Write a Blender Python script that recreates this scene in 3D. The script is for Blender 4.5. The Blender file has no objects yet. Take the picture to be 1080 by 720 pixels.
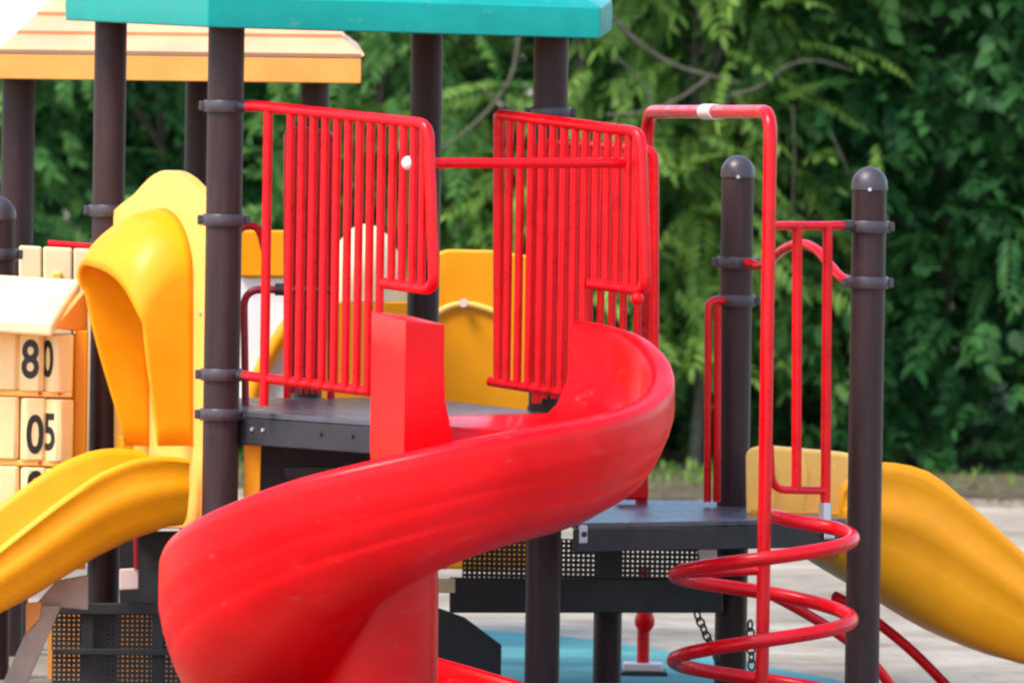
import bpy, bmesh, math, random
import numpy as np
from mathutils import Vector, Matrix
random.seed(7); rng = np.random.default_rng(11)
scn = bpy.context.scene
COL = scn.collection
R = math.radians

# ------------------------------------------------------------------ camera
F = 16000.0; Y0 = 48.0; PITCH = math.atan(560/F); ROLL = 0.0150; H = 2.845
cp, sp = math.cos(PITCH), math.sin(PITCH)
r0, u0, b0 = Vector((1,0,0)), Vector((0,sp,cp)), Vector((0,-cp,sp))
cr, sr = math.cos(ROLL), math.sin(ROLL)
right, up = r0*cr + u0*sr, u0*cr - r0*sr
CAM = Vector((0,0,H))
cam = bpy.data.cameras.new('camera'); camo = bpy.data.objects.new('camera', cam); COL.objects.link(camo)
M = Matrix((right, up, b0)).transposed().to_4x4(); M.translation = CAM
camo.matrix_world = M
cam.sensor_width = 36; cam.lens = 36*F/1080; cam.clip_start = 1; cam.clip_end = 2000
cam.dof.use_dof = True; cam.dof.focus_distance = 47.6; cam.dof.aperture_fstop = 7.5
scn.camera = camo

def ray(px, py):
    return right*((px-540)/F) - up*((py-360)/F) - b0
def P(px, py, d=0.0):
    "point seen at (px,py), d metres behind the front of the play tower"
    v = ray(px, py); return CAM + v*((Y0+d-CAM.y)/v.y)
def onz(px, py, z):
    v = ray(px, py); return CAM + v*((z-CAM.z)/v.z)

# ------------------------------------------------------------------ materials
def mat(name, col, rough=0.5, spec=0.5, metal=0.0, bump=0.0, bscale=60, var=0.0, vscale=6, coat=0.0, var_col=None, streak=False, sheen=0.0, scuff=0.0, scuff_col=(.62,.55,.5)):
    m = bpy.data.materials.new(name); m.use_nodes = True
    nt = m.node_tree; b = nt.nodes['Principled BSDF']
    b.inputs['Base Color'].default_value = (*col, 1)
    b.inputs['Roughness'].default_value = rough; b.inputs['Metallic'].default_value = metal
    b.inputs['Specular IOR Level'].default_value = spec
    if coat: b.inputs['Coat Weight'].default_value = coat; b.inputs['Coat Roughness'].default_value = .13
    if sheen: b.inputs['Sheen Weight'].default_value = sheen; b.inputs['Sheen Roughness'].default_value = .35
    tc = nt.nodes.new('ShaderNodeTexCoord')
    src = tc.outputs['Object']
    if streak:
        mp = nt.nodes.new('ShaderNodeMapping'); mp.inputs['Scale'].default_value = (1,1,.12)
        nt.links.new(src, mp.inputs[0]); src = mp.outputs[0]
    if var or var_col:
        n = nt.nodes.new('ShaderNodeTexNoise'); n.inputs['Scale'].default_value = vscale
        n.inputs['Detail'].default_value = 6; n.inputs['Roughness'].default_value = .65
        nt.links.new(src, n.inputs['Vector'])
        rp = nt.nodes.new('ShaderNodeValToRGB'); rp.color_ramp.elements[0].position = .35; rp.color_ramp.elements[1].position = .68
        c2 = var_col or tuple(min(1, c*(1+var)+var*.02) for c in col)
        rp.color_ramp.elements[0].color = (*[c*(1-var) for c in col], 1) if not var_col else (*col, 1)
        rp.color_ramp.elements[1].color = (*c2, 1)
        nt.links.new(n.outputs['Fac'], rp.inputs[0]); nt.links.new(rp.outputs[0], b.inputs['Base Color'])
        if scuff:
            ns = nt.nodes.new('ShaderNodeTexNoise'); ns.inputs['Scale'].default_value = 9; ns.inputs['Detail'].default_value = 9; ns.inputs['Roughness'].default_value = .78
            ms_ = nt.nodes.new('ShaderNodeMapping'); ms_.inputs['Scale'].default_value = (1,1,2.2); ms_.inputs['Rotation'].default_value = (.3,.5,.2)
            nt.links.new(tc.outputs['Object'], ms_.inputs[0]); nt.links.new(ms_.outputs[0], ns.inputs['Vector'])
            q_ = nt.nodes.new('ShaderNodeMapRange'); q_.inputs[1].default_value = .58; q_.inputs[2].default_value = .72; q_.inputs[3].default_value = 0; q_.inputs[4].default_value = scuff
            nt.links.new(ns.outputs['Fac'], q_.inputs[0])
            mxs = nt.nodes.new('ShaderNodeMix'); mxs.data_type = 'RGBA'; mxs.inputs[7].default_value = (*scuff_col,1)
            nt.links.new(q_.outputs[0], mxs.inputs[0]); nt.links.new(rp.outputs[0], mxs.inputs[6]); nt.links.new(mxs.outputs[2], b.inputs['Base Color'])
        mr = nt.nodes.new('ShaderNodeMapRange'); mr.inputs[1].default_value = .3; mr.inputs[2].default_value = .7
        mr.inputs[3].default_value = max(.05, rough-.1); mr.inputs[4].default_value = min(1, rough+.15)
        nt.links.new(n.outputs['Fac'], mr.inputs[0]); nt.links.new(mr.outputs[0], b.inputs['Roughness'])
    if bump:
        n2 = nt.nodes.new('ShaderNodeTexNoise'); n2.inputs['Scale'].default_value = bscale; n2.inputs['Detail'].default_value = 4
        nt.links.new(tc.outputs['Object'], n2.inputs['Vector'])
        bp = nt.nodes.new('ShaderNodeBump'); bp.inputs['Strength'].default_value = bump; bp.inputs['Distance'].default_value = .01
        nt.links.new(n2.outputs['Fac'], bp.inputs['Height']); nt.links.new(bp.outputs[0], b.inputs['Normal'])
    return m
RED_PL = mat('red_plastic', (.74,.0,.003), .34, .16, bump=.05, bscale=7, var=.13, vscale=2.2, coat=.1, scuff=.07)
RED_MT = mat('red_metal', (.64,.0,.005), .3, .2, var=.14, vscale=11, coat=.15, scuff=.14, scuff_col=(.3,.12,.08))
DKRED = mat('dark_red_metal', (.32,.01,.02), .35, .5, var=.1, vscale=9)
YEL = mat('yellow_plastic', (.82,.30,.002), .42, .22, bump=.05, bscale=7, var=.1, vscale=2.5, coat=.06, scuff=.1)
YEL_L = mat('pale_yellow_plastic', (.85,.47,.10), .42, .25, bump=.04, bscale=9, var=.07, vscale=5, coat=.06, scuff=.1)  # lighter yellow than the main plastic
BLOCK = mat('block_plastic', (.88,.64,.3), .45, .25, var=.03, vscale=6)
CREAM = mat('cream_plastic', (.82,.62,.34), .45, .4, var=.08, vscale=6)
WHITE = mat('white_plastic', (.8,.78,.76), .4, .4, var=.05, vscale=6)
TEAL = mat('teal_plastic', (.0,.26,.215), .36, .25, bump=.05, bscale=7, var=.12, vscale=3, scuff=.12)
ORG = mat('orange_plastic', (.84,.34,.07), .42, .3, var=.1, vscale=5, scuff=.15)
PEACH = mat('faded_orange_plastic', (.68,.34,.17), .5, .4, var=.09, vscale=5)
POST = mat('brown_post_coating', (.036,.0155,.0145), .45, .2, bump=.06, bscale=120, var=.28, vscale=14, streak=True, scuff=.1, scuff_col=(.2,.15,.13))
CLAMP = mat('brown_clamp_casting', (.045,.03,.033), .38, .5, bump=.05, bscale=90, var=.15, vscale=30)
DECKM = mat('dark_deck_coating', (.026,.022,.024), .45, .3, bump=.06, bscale=80, var=.2, vscale=12)
DECKT = mat('grey_deck_coating', (.06,.06,.072), .3, .6, bump=.08, bscale=60, var=.15, vscale=12)
BLACK = mat('black_steel', (.018,.018,.02), .5, .4, bump=.05, bscale=80, var=.25, vscale=10)
TAN = mat('tan_steel', (.42,.31,.24), .5, .4, var=.15, vscale=12)
STEEL = mat('zinc_steel', (.5,.5,.5), .4, .5, metal=.5, var=.1, vscale=25)
INK = mat('black_ink', (.02,.016,.014), .5, .4)
PALE = mat('pale_pink_plastic', (.8,.62,.6), .4, .5)
BARK = mat('grey_bark', (.1,.09,.062), .85, .2, bump=.5, bscale=30, var=.25, vscale=18)

def leafmat(name, c1, c2, c3):
    m = bpy.data.materials.new(name); m.use_nodes = True; nt = m.node_tree
    b = nt.nodes['Principled BSDF']; out = nt.nodes['Material Output']
    g = nt.nodes.new('ShaderNodeNewGeometry'); rp = nt.nodes.new('ShaderNodeValToRGB')
    rp.color_ramp.elements[0].color = (*c1,1); rp.color_ramp.elements[1].color = (*c3,1)
    e = rp.color_ramp.elements.new(.6); e.color = (*c2,1)
    tc = nt.nodes.new('ShaderNodeTexCoord'); n = nt.nodes.new('ShaderNodeTexNoise'); n.inputs['Scale'].default_value = 2.3
    n.inputs['Detail'].default_value = 3
    nt.links.new(tc.outputs['Object'], n.inputs['Vector'])
    mx = nt.nodes.new('ShaderNodeMath'); mx.operation = 'MULTIPLY_ADD'; mx.inputs[1].default_value = .45
    nt.links.new(g.outputs['Random Per Island'], mx.inputs[0])
    ms = nt.nodes.new('ShaderNodeMapRange'); ms.inputs[1].default_value = .35; ms.inputs[2].default_value = .65; ms.inputs[3].default_value = 0; ms.inputs[4].default_value = .55
    nt.links.new(n.outputs['Fac'], ms.inputs[0]); nt.links.new(ms.outputs[0], mx.inputs[2])
    nt.links.new(mx.outputs[0], rp.inputs[0])
    nt.links.new(rp.outputs[0], b.inputs['Base Color']); b.inputs['Roughness'].default_value = .5
    b.inputs['Specular IOR Level'].default_value = .14
    tr = nt.nodes.new('ShaderNodeBsdfTranslucent'); nt.links.new(rp.outputs[0], tr.inputs['Color'])
    mix = nt.nodes.new('ShaderNodeMixShader'); mix.inputs[0].default_value = .42
    nt.links.new(b.outputs[0], mix.inputs[1]); nt.links.new(tr.outputs[0], mix.inputs[2]); nt.links.new(mix.outputs[0], out.inputs['Surface'])
    return m
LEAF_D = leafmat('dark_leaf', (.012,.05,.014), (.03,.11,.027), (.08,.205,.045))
LEAF_M = leafmat('mid_leaf', (.027,.085,.02), (.085,.21,.045), (.23,.38,.09))
LEAF_L = leafmat('light_leaf', (.055,.125,.02), (.16,.29,.05), (.33,.46,.1))

# ------------------------------------------------------------------ mesh builder
class MB:
    def __init__(s): s.v = []; s.f = []
    def add(s, vs, fs):
        o = len(s.v); s.v += [Vector(v) for v in vs]; s.f += [tuple(i+o for i in f) for f in fs]; return s
    def sweep(s, rings, closed=True, caps=True, loop=False):
        n = len(rings[0]); vs = [p for r in rings for p in r]; fs = []
        m = len(rings)
        for i in range(m if loop else m-1):
            for j in range(n if closed else n-1):
                a = i*n+j; b = i*n+(j+1)%n; c = ((i+1)%m)*n+(j+1)%n; d = ((i+1)%m)*n+j
                fs.append((a,b,c,d))
        if caps and closed and not loop:
            fs.append(tuple(reversed(range(n)))); fs.append(tuple(range((m-1)*n, m*n)))
        return s.add(vs, fs)
    def tube(s, pts, r, n=12, loop=False):
        pts = [Vector(p) for p in pts]; rings = []; m = len(pts); N = None
        for i, p in enumerate(pts):
            a = pts[i-1] if (i > 0 or loop) else p; b = pts[(i+1) % m] if (i < m-1 or loop) else p
            t = (b-a).normalized()
            if N is None:
                N = t.orthogonal().normalized()
            else:
                N = (N - t*N.dot(t)).normalized()
            B = t.cross(N); rr = r[i] if isinstance(r, (list, tuple)) else r
            rings.append([p + (N*math.cos(2*math.pi*k/n) + B*math.sin(2*math.pi*k/n))*rr for k in range(n)])
        return s.sweep(rings, loop=loop)
    def lathe(s, c, prof, n=24):
        c = Vector(c)
        return s.sweep([[c + Vector((r*math.cos(2*math.pi*k/n), r*math.sin(2*math.pi*k/n), z)) for k in range(n)] for r, z in prof])
    def prism(s, poly, vec):
        poly = [Vector(p) for p in poly]; vec = Vector(vec); n = len(poly)
        return s.add(poly + [p+vec for p in poly], [tuple(reversed(range(n))), tuple(range(n, 2*n))] + [(i,(i+1)%n,n+(i+1)%n,n+i) for i in range(n)])
    def box(s, c, size, ax=None):
        c = Vector(c); X, Y, Z = ax or (Vector((1,0,0)), Vector((0,1,0)), Vector((0,0,1)))
        a, b, h = [q/2 for q in size]
        vs = [c + X*(i*a) + Y*(j*b) + Z*(k*h) for k in (-1,1) for i, j in ((-1,-1),(1,-1),(1,1),(-1,1))]
        return s.add(vs, [(3,2,1,0),(4,5,6,7),(0,1,5,4),(1,2,6,5),(2,3,7,6),(3,0,4,7)])
    def build(s, name, m, parent=None, bevel=0, smooth=True, angle=38, base=None, solid=0, seg=2):
        o = Vector((0,0,0))
        if parent is not None:
            o = Vector(parent['_o'])
        elif base is not None: o = Vector(base)
        me = bpy.data.meshes.new(name)
        me.from_pydata([v-o for v in s.v], [], s.f); me.update()
        bm = bmesh.new(); bm.from_mesh(me); bmesh.ops.recalc_face_normals(bm, faces=bm.faces); bm.to_mesh(me); bm.free()
        me.materials.append(m)
        if smooth:
            me.polygons.foreach_set('use_smooth', [True]*len(me.polygons)); me.set_sharp_from_angle(angle=R(angle))
        ob = bpy.data.objects.new(name, me); COL.objects.link(ob)
        if parent is not None: ob.parent = parent
        else: ob.location = o
        ob['_o'] = tuple(o)
        if solid:
            q = ob.modifiers.new('solid', 'SOLIDIFY'); q.thickness = solid; q.offset = 0
        if bevel:
            q = ob.modifiers.new('bevel', 'BEVEL'); q.width = bevel; q.segments = seg; q.limit_method = 'ANGLE'; q.angle_limit = R(35)
            q.harden_normals = True
        return ob
def thing(name, label, cat, loc, group=None):
    e = bpy.data.objects.new(name, None); COL.objects.link(e); e.empty_display_size = .1
    e.location = (loc[0], loc[1], loc[2]); e['_o'] = tuple(loc); e['label'] = label; e['category'] = cat
    if group: e['group'] = group
    return e
def tag(o, label, cat, group=None):
    o['label'] = label; o['category'] = cat
    if group: o['group'] = group
    return o
def struct(o, kind='structure'):
    o['kind'] = kind; return o
def fillet(pts, r, seg=7):
    pts = [Vector(p) for p in pts]; out = [pts[0]]
    for i in range(1, len(pts)-1):
        a, p, b = pts[i-1], pts[i], pts[i+1]
        da, db = (a-p), (b-p); q = min(r, da.length*.49, db.length*.49)
        s, e = p+da.normalized()*q, p+db.normalized()*q
        for k in range(seg+1):
            t = k/seg; out.append(s*(1-t)**2 + p*2*t*(1-t) + e*t*t)
    out.append(pts[-1]); return out
def spline(pts, k=8):
    pts = [Vector(p) for p in pts]; out = []
    for i in range(len(pts)-1):
        p0 = pts[max(0,i-1)]; p1 = pts[i]; p2 = pts[i+1]; p3 = pts[min(len(pts)-1,i+2)]
        for j in range(k):
            t = j/k
            out.append(.5*((2*p1)+(p2-p0)*t+(2*p0-5*p1+4*p2-p3)*t*t+(3*p1-p0-3*p2+p3)*t**3))
    out.append(pts[-1]); return out
def lerp(a, b, t): return a+(b-a)*t
def table(tab, x):
    if x <= tab[0][0]: return tab[0][1]
    for (a, ya), (b, yb) in zip(tab, tab[1:]):
        if x <= b: return ya+(yb-ya)*(x-a)/(b-a)
    return tab[-1][1]
def smooth_table(tab, x):
    # Catmull-Rom through unevenly spaced samples
    n = len(tab)
    if x <= tab[0][0]: return tab[0][1]
    if x >= tab[-1][0]: return tab[-1][1]
    for i in range(n-1):
        if x <= tab[i+1][0]: break
    x1, y1 = tab[i]; x2, y2 = tab[i+1]; h = x2-x1
    x0, ya = tab[i-1] if i else (x1-h, 2*y1-y2); x3, yb = tab[i+2] if i+2 < n else (x2+h, 2*y2-y1)
    m1 = (y2-ya)/(x2-x0)*h; m2 = (yb-y1)/(x3-x1)*h; t = (x-x1)/h
    return (2*t**3-3*t*t+1)*y1+(t**3-2*t*t+t)*m1+(-2*t**3+3*t*t)*y2+(t**3-t*t)*m2

Z = Vector((0,0,1))
# ------------------------------------------------------------------ ground
def ground_mat():
    m = bpy.data.materials.new('sandy_concrete'); m.use_nodes = True; nt = m.node_tree; b = nt.nodes['Principled BSDF']
    tc = nt.nodes.new('ShaderNodeTexCoord')
    def noise(sc, det, lo, hi, ca, cb):
        n = nt.nodes.new('ShaderNodeTexNoise'); n.inputs['Scale'].default_value = sc; n.inputs['Detail'].default_value = det; n.inputs['Roughness'].default_value = .7
        nt.links.new(tc.outputs['Object'], n.inputs['Vector'])
        r = nt.nodes.new('ShaderNodeValToRGB'); r.color_ramp.elements[0].position = lo; r.color_ramp.elements[1].position = hi
        r.color_ramp.elements[0].color = (*ca,1); r.color_ramp.elements[1].color = (*cb,1)
        nt.links.new(n.outputs['Fac'], r.inputs[0]); return n, r
    n1, r1 = noise(2.2, 8, .35, .65, (.25,.19,.125), (.44,.37,.28))
    n2, r2 = noise(.35, 5, .38, .62, (.5,.47,.41), (1,1,1))
    n3, r3 = noise(14, 4, .55, .72, (1,1,1), (.6,.52,.42))
    def mul(a, c):
        x = nt.nodes.new('ShaderNodeMix'); x.data_type = 'RGBA'; x.blend_type = 'MULTIPLY'; x.inputs[0].default_value = 1
        nt.links.new(a, x.inputs[6]); nt.links.new(c, x.inputs[7]); return x.outputs[2]
    o = mul(mul(r1.outputs[0], r2.outputs[0]), r3.outputs[0])
    nt.links.new(o, b.inputs['Base Color']); b.inputs['Roughness'].default_value = .85
    bp = nt.nodes.new('ShaderNodeBump'); bp.inputs['Strength'].default_value = .4; bp.inputs['Distance'].default_value = .02
    nt.links.new(n1.outputs['Fac'], bp.inputs['Height']); nt.links.new(bp.outputs[0], b.inputs['Normal'])
    return m
g = MB().add([(-400,-60,0),(400,-60,0),(400,600,0),(-400,600,0)], [(0,1,2,3)]).build('ground', ground_mat(), smooth=False); struct(g)
earth = mat('leaf_litter_earth', (.045,.036,.02), .95, .1, bump=.6, bscale=12, var_col=(.15,.125,.075), vscale=5)
ed = [(-30 + i*.5, 63.3 + .4*math.sin(i*.7) + .35*math.sin(i*1.9+1) + .2*math.sin(i*3.7)) for i in range(121)]
e = MB().add([(x, y, .006) for x, y in ed] + [(30,100,.006), (-30,100,.006)], [tuple(range(len(ed)+2))]).build('earth', earth, smooth=False); struct(e)
# blue rubber play surface
bl = mat('blue_rubber_surface', (.07,.24,.225), .75, .3, bump=.3, bscale=120, var=.25, vscale=4)
bp_ = [onz(490,663,.004), onz(540,666,.004), onz(640,676,.004), onz(830,706,.004), onz(905,722,.004)]
bp_ = spline(bp_, 5)
poly = [Vector((p.x,p.y,.004)) for p in bp_] + [Vector((1.6,46.9,.004)), Vector((.6,45.3,.004)), Vector((-.1,45.4,.004)), Vector((-.16,48.5,.004))]
b_ = MB().add(poly, [tuple(range(len(poly)))]).build('play_surface', bl, smooth=False); struct(b_)

# ------------------------------------------------------------------ posts
def clampat(post, c, r, h=.038, lugs=((1,0),(-1,0))):
    c = Vector(c)
    MBc = MB().lathe(c, [(r+.001,-h/2),(r+.009,-h/2),(r+.012,-h/2+.006),(r+.012,h/2-.006),(r+.009,h/2),(r+.001,h/2)], 28)
    o = MBc.build('clamp', CLAMP, post)
    for lx, ly in lugs:
        q = c + Vector((lx,ly,0)).normalized()*(r+.016)
        bx = MB().box(q, (.022,.02,h*.8), (Vector((lx,ly,0)).normalized(), Vector((-ly,lx,0)).normalized(), Z))
        bx.build('clamp_lug', CLAMP, post, bevel=.004)
        ax = Vector((0,-1,0))
        MB().tube([q+ax*.009, q+ax*.014], .005, 8).build('bolt', CLAMP, post)
def post(parent, px, py, d, r, ztop, cap=False, z0=0):
    p = P(px, py, d); x, y = p.x, p.y
    prof = [(r,z0),(r,ztop-(r if cap else 0))]
    o = MB().lathe((x,y,0), prof, 32).build('post', POST, parent)
    if cap:
        zc = ztop-r*1.05
        pr = [(r+.0035,zc-.012),(r+.0035,zc)] + [((r+.0035)*math.cos(a), zc+(r+.0035)*1.05*math.sin(a)) for a in [R(k) for k in (12,25,38,50,62,74,84,89)]]
        MB().lathe((x,y,0), pr, 32).build('post_cap', CLAMP, o)
        MB().tube([(x,y-r-.001,zc-.01),(x,y-r-.007,zc-.01)], .006, 8).build('bolt', STEEL, o)
    return o, (x, y)
def pclamp(o, xy, r, px, py, d, **k):
    clampat(o, (xy[0], xy[1], P(px, py, d).z), r, **k)

zroof = P(430,30,0).z
tower = thing('play_tower', 'tall brown-post tower under the teal roof, carrying the deck above the red spiral slide', 'play tower', (P(345,500,.66).x, 48.66, 0))
p1, x1 = post(tower, 238, 100, 0, .0575, zroof)
for py in (112,232,395,437): pclamp(p1, x1, .0575, 238, py, 0)
p3, x3 = post(tower, 581, 80, .38, .0555, zroof)
pclamp(p3, x3, .0555, 581, 119, .38)
p4, x4 = post(tower, 116, 100, .95, .052, zroof)
pclamp(p4, x4, .052, 116, 222, .95)
p5, x5 = post(tower, 449.5, 100, 1.33, .052, zroof)

# teal roof
eave = [P(69,21.7,.9), P(219,29.2,-.25), P(633,41.2,.05), P(645,33,.85), P(520,26,1.5), P(180,18,1.6)]
fas = .1
cen = sum(eave, Vector())/len(eave); apex = Vector((cen.x, cen.y, eave[0].z+fas+.42))
ctr = Vector((cen.x, cen.y, 0))
def inset(p, t, dz): return Vector((lerp(p.x,cen.x,t), lerp(p.y,cen.y,t), p.z+dz))
rings = [[inset(p,.045,-.0) for p in eave],[inset(p,.0,0) for p in eave],[inset(p,-.003,fas*.5) for p in eave],[inset(p,0,fas) for p in eave],[inset(p,.012,fas+.004) for p in eave],
         [inset(p,.10,fas+.045) for p in eave],[inset(p,.12,fas+.07) for p in eave],[inset(p,.96,fas+.44) for p in eave]]
mb = MB().sweep(rings, caps=False); n = len(eave)
mb.f.append(tuple(range(7*n, 8*n)))
rf = mb.build('roof', TEAL, tower, bevel=.006, angle=25)
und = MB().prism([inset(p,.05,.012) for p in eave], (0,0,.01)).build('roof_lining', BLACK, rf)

# main deck with its front landing
zd = P(300,434,0).z
E1 = onz(394,443,zd); E2 = P(622,445,-.32); E2.z = zd
dk = [Vector((x4[0]+.03,x4[1]-.02,zd)), Vector((x1[0]+.05,x1[1]+.02,zd)), E1, E2, Vector((x3[0]-.02,x3[1]-.02,zd)), Vector((x5[0],x5[1]-.02,zd))]
deck = MB().prism(dk, (0,0,-.02)).build('deck', DECKT, tower, bevel=.004)
def beam(a, b, h, th, name, m, parent, dz=-.021, side=1):
    a = Vector(a); b = Vector(b); t = (b-a); L = t.length; t.normalize(); nrm = Vector((-t.y,t.x,0))*side
    c = (a+b)/2 + nrm*th/2 + Z*(dz-h/2)
    return MB().box(c, (L,th,h), (t,nrm,Z)).build(name, m, parent, bevel=.004), t, nrm
bm1, t1, n1 = beam(dk[1], E1, .085, .03, 'deck_beam', DECKM, deck)
bm2, t2, n2 = beam(E1, E2, .085, .03, 'deck_beam', DECKM, deck)
for t in (.12,.2,.62,.85):
    q = lerp(dk[1], E1, t) - n1*.001 + Z*(-.055)
    MB().tube([q, q-n1*.006], .006, 8).build('bolt', STEEL if t < .3 else BLACK, deck)
# black board put in for the dark, shaded void under the landing
MB().prism([P(272,470,.25), P(470,474,.3), P(470,600,.3), P(272,600,.25)], (0,.02,0)).build('void_board', BLACK, tower)
MB().prism([P(300,492,.12), P(470,492,.12), P(470,505,.12), P(300,505,.12)], (0,.04,0)).build('riser_rail', DECKM, tower, bevel=.003)
# white joint plate beside the slide
q = P(398,451,-.72)
MB().box(q, (.026,.014,.1)).build('joint_plate', WHITE, tower, bevel=.004)

# ------------------------------------------------------------------ guard rails
def rail(px0, px1, d0, d1):
    return lambda px, py: P(px, py, d0+(d1-d0)*(px-px0)/(px1-px0))
def balusters(parent, f, xs, top, bot, r=.0136, m=RED_MT):
    for x in xs:
        a, b = f(x, top(x)), f(x, bot(x)); b.x, b.y = a.x, a.y
        MB().tube([a, b], r, 10).build('baluster', m, parent)
f1 = rail(240, 458, 0, -.78)
g1 = thing('guard_rail', 'red barred guard rail clamped to the front left brown post, nearer the numbered blocks', 'guard rail', (f1(345,300).x, f1(345,300).y, zd), 'barred red guard rails of the slide entrance')
fr = fillet([f1(262,112), f1(271,112), f1(452,131), f1(458,306), f1(401,298)], .05)
MB().tube(fr, .018, 14).build('frame', RED_MT, g1)
MB().tube([f1(258,396), f1(392,413)], .016, 14).build('bottom_rail', RED_MT, g1)
MB().tube([f1(246,112), f1(266,112)], .016, 12).build('sleeve', CLAMP, g1)
MB().tube([f1(246,395), f1(266,397)], .016, 12).build('sleeve', CLAMP, g1)
topl = lambda x: 113+(x-271)*.103
botl = lambda x: 397+(x-262)*.124
balusters(g1, f1, [283], topl, lambda x: 428, .0155)
balusters(g1, f1, [307,319,331,343.5,356,368,380,391.5], topl, botl)
balusters(g1, f1, [403], topl, lambda x: 331, .0135)
balusters(g1, f1, [415,426,437,447], topl, lambda x: 299+(x-401)*.13)
f2 = rail(520, 690, .22, -.42)
g2 = thing('guard_rail', 'red barred guard rail crossing in front of a brown post, beside the overhead arch', 'guard rail', (f2(600,300).x, f2(600,300).y, zd), 'barred red guard rails of the slide entrance')
fr = fillet([f2(519,403), f2(525,121), f2(676,140), f2(681,307), f2(623,299)], .05)
fr[0] = f2(524,404)
fr = [f2(526,404)] + fillet([f2(526,130), f2(526,121), f2(676,140), f2(681,307), f2(623,299)], .045)
MB().tube(fr, .018, 14).build('frame', RED_MT, g2)
MB().tube([f2(517,402), f2(606,416)], .016, 14).build('bottom_rail', RED_MT, g2)
topr = lambda x: 123+(x-526)*.122
balusters(g2, f2, [538,549.5,561,572.5,584,595.5,607], topr, lambda x: 403+(x-518)*.15)
balusters(g2, f2, [618], topr, lambda x: 345, .0135)
balusters(g2, f2, [630,641.5,652.5,663.5,672], topr, lambda x: 300+(x-623)*.13)
# rear guard rails, seen through the front ones
f3 = rail(300, 350, 1.0, 1.15)
g3 = thing('guard_rail', 'narrow red guard rail standing behind the left barred one, beside a brown post', 'guard rail', (f3(325,300).x, f3(325,300).y, zd), 'red rails at the back of the deck')
MB().tube(fillet([f3(303,420), f3(303,138), f3(349,141), f3(349,420)], .03), .013, 12).build('frame', RED_MT, g3)
balusters(g3, f3, [313,325,337], lambda x: 139, lambda x: 415, .0135, RED_MT)
f4 = rail(560, 700, .22, .12)
g4 = thing('guard_rail', 'red side rail with a cross bar, half hidden behind the right barred rail', 'guard rail', (f4(640,300).x, f4(640,300).y, zd), 'red rails at the back of the deck')
MB().tube(fillet([f4(566,425), f4(566,150), f4(690,158), f4(690,420)], .04), .016, 12).build('frame', RED_MT, g4)
MB().tube([f4(566,235), f4(690,239)], .011, 12).build('cross_bar', RED_MT, g4)
balusters(g4, f4, [577,588.5,600,612,624,636,648,660,675], lambda x: 152, lambda x: 420, .0125, RED_MT)
# grab bar across the entrance
ga, gb = f1(431,172), f2(661,172)
gbar = thing('grab_bar', 'red grab bar spanning the slide entrance between the two barred rails', 'grab bar', ((ga.x+gb.x)/2, (ga.y+gb.y)/2, ga.z))
MB().tube([ga, gb], .0165, 14).build('bar', RED_MT, gbar)
s_ = MB(); s_.lathe(ga-Vector((0,.012,0)), [(.022*math.cos(R(a))+.0005, .022*math.sin(R(a))) for a in range(-88,90,16)], 16)
s_.build('end_cap', PALE, gbar)
s_ = MB(); s_.lathe(P(672,315,-.45), [(.02*math.cos(R(a))+.0005, .02*math.sin(R(a))) for a in range(-88,90,16)], 16)
s_.build('end_cap', RED_PL, g2)

# ------------------------------------------------------------------ red spiral slide
dc = -.95; Cs = P(440,480,dc); RS = .796
rim_px = [(-66,576,337),(-47,625,339),(-30,676,350),(-15,703,370),(0,712,394),(20,696,420),(40,648,437),(60,576,450),(80,487,466),(90,440,476),(100,393,486),(120,304,507),(140,232,533),(160,184,559),(172,170,577),(180,168,588),(200,184,612),(230,265,646),(260,393,674),(275,464,692),(300,548,722)]
rim = [(t, P(px,py,dc-RS*math.sin(R(t))).z) for t, px, py in rim_px]
Dt = [(-66,.33),(-30,.35),(0,.355),(60,.37),(90,.395),(140,.455),(180,.475),(205,.42),(230,.29),(255,.19),(275,.135),(300,.07)]
def chute(theta):
    zr = smooth_table(rim, theta); D = smooth_table(Dt, theta)
    ri = .12; fl = min(1, max(0, (40-theta)/60))
    top = [(RS-.088,-.30*D-.01),(RS-.105,-.55*D),(RS-.15,-.76*D),(RS-.22,-.89*D),(RS-.33,-.95*D),(RS-.46,-.95*D),(ri+.14,-.86*D-.09*D*fl),(ri+.07,-.72*D-.22*D*fl),(ri+.02,-.62*D-.31*D*fl)]
    und = [(ri,-.66*D-.33*D*fl),(ri+.05,-.80*D-.20*D*fl),(ri+.12,-.95*D),(RS-.44,-1.0*D-.02),(RS-.32,-1.0*D-.02),(RS-.19,-.95*D-.015)]
    # outer wall with moulded grooves
    ow = []
    for fr_, ro in ((.88,-.115),(.80,-.075),(.70,-.05),(.655,-.041),(.64,-.0415),(.615,-.034),(.53,-.022),(.465,-.012),(.45,-.0125),(.425,-.008),(.34,.000),(.30,.001)):
        ow.append((RS+ro, -fr_*D))
    lip = [(RS+.001,-.05),(RS,-.026),(RS-.004,-.014),(RS-.013,-.007),(RS-.03,-.002),(RS-.055,.002),(RS-.066,.0),(RS-.075,-.009),(RS-.08,-.026),(RS-.083,-.05)]
    prof = top + und + ow + lip
    c, s = math.cos(R(theta)), math.sin(R(theta))
    return [Vector((Cs.x+r*c, Cs.y-r*s, zr+z)) for r, z in prof]
slide = thing('spiral_slide', 'glossy red spiral slide winding down from the deck in front of the tower', 'slide', (Cs.x, Cs.y, 0))
MB().sweep([chute(-48+3*i) for i in range(117)]).build('chute', RED_PL, slide, angle=50)
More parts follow.
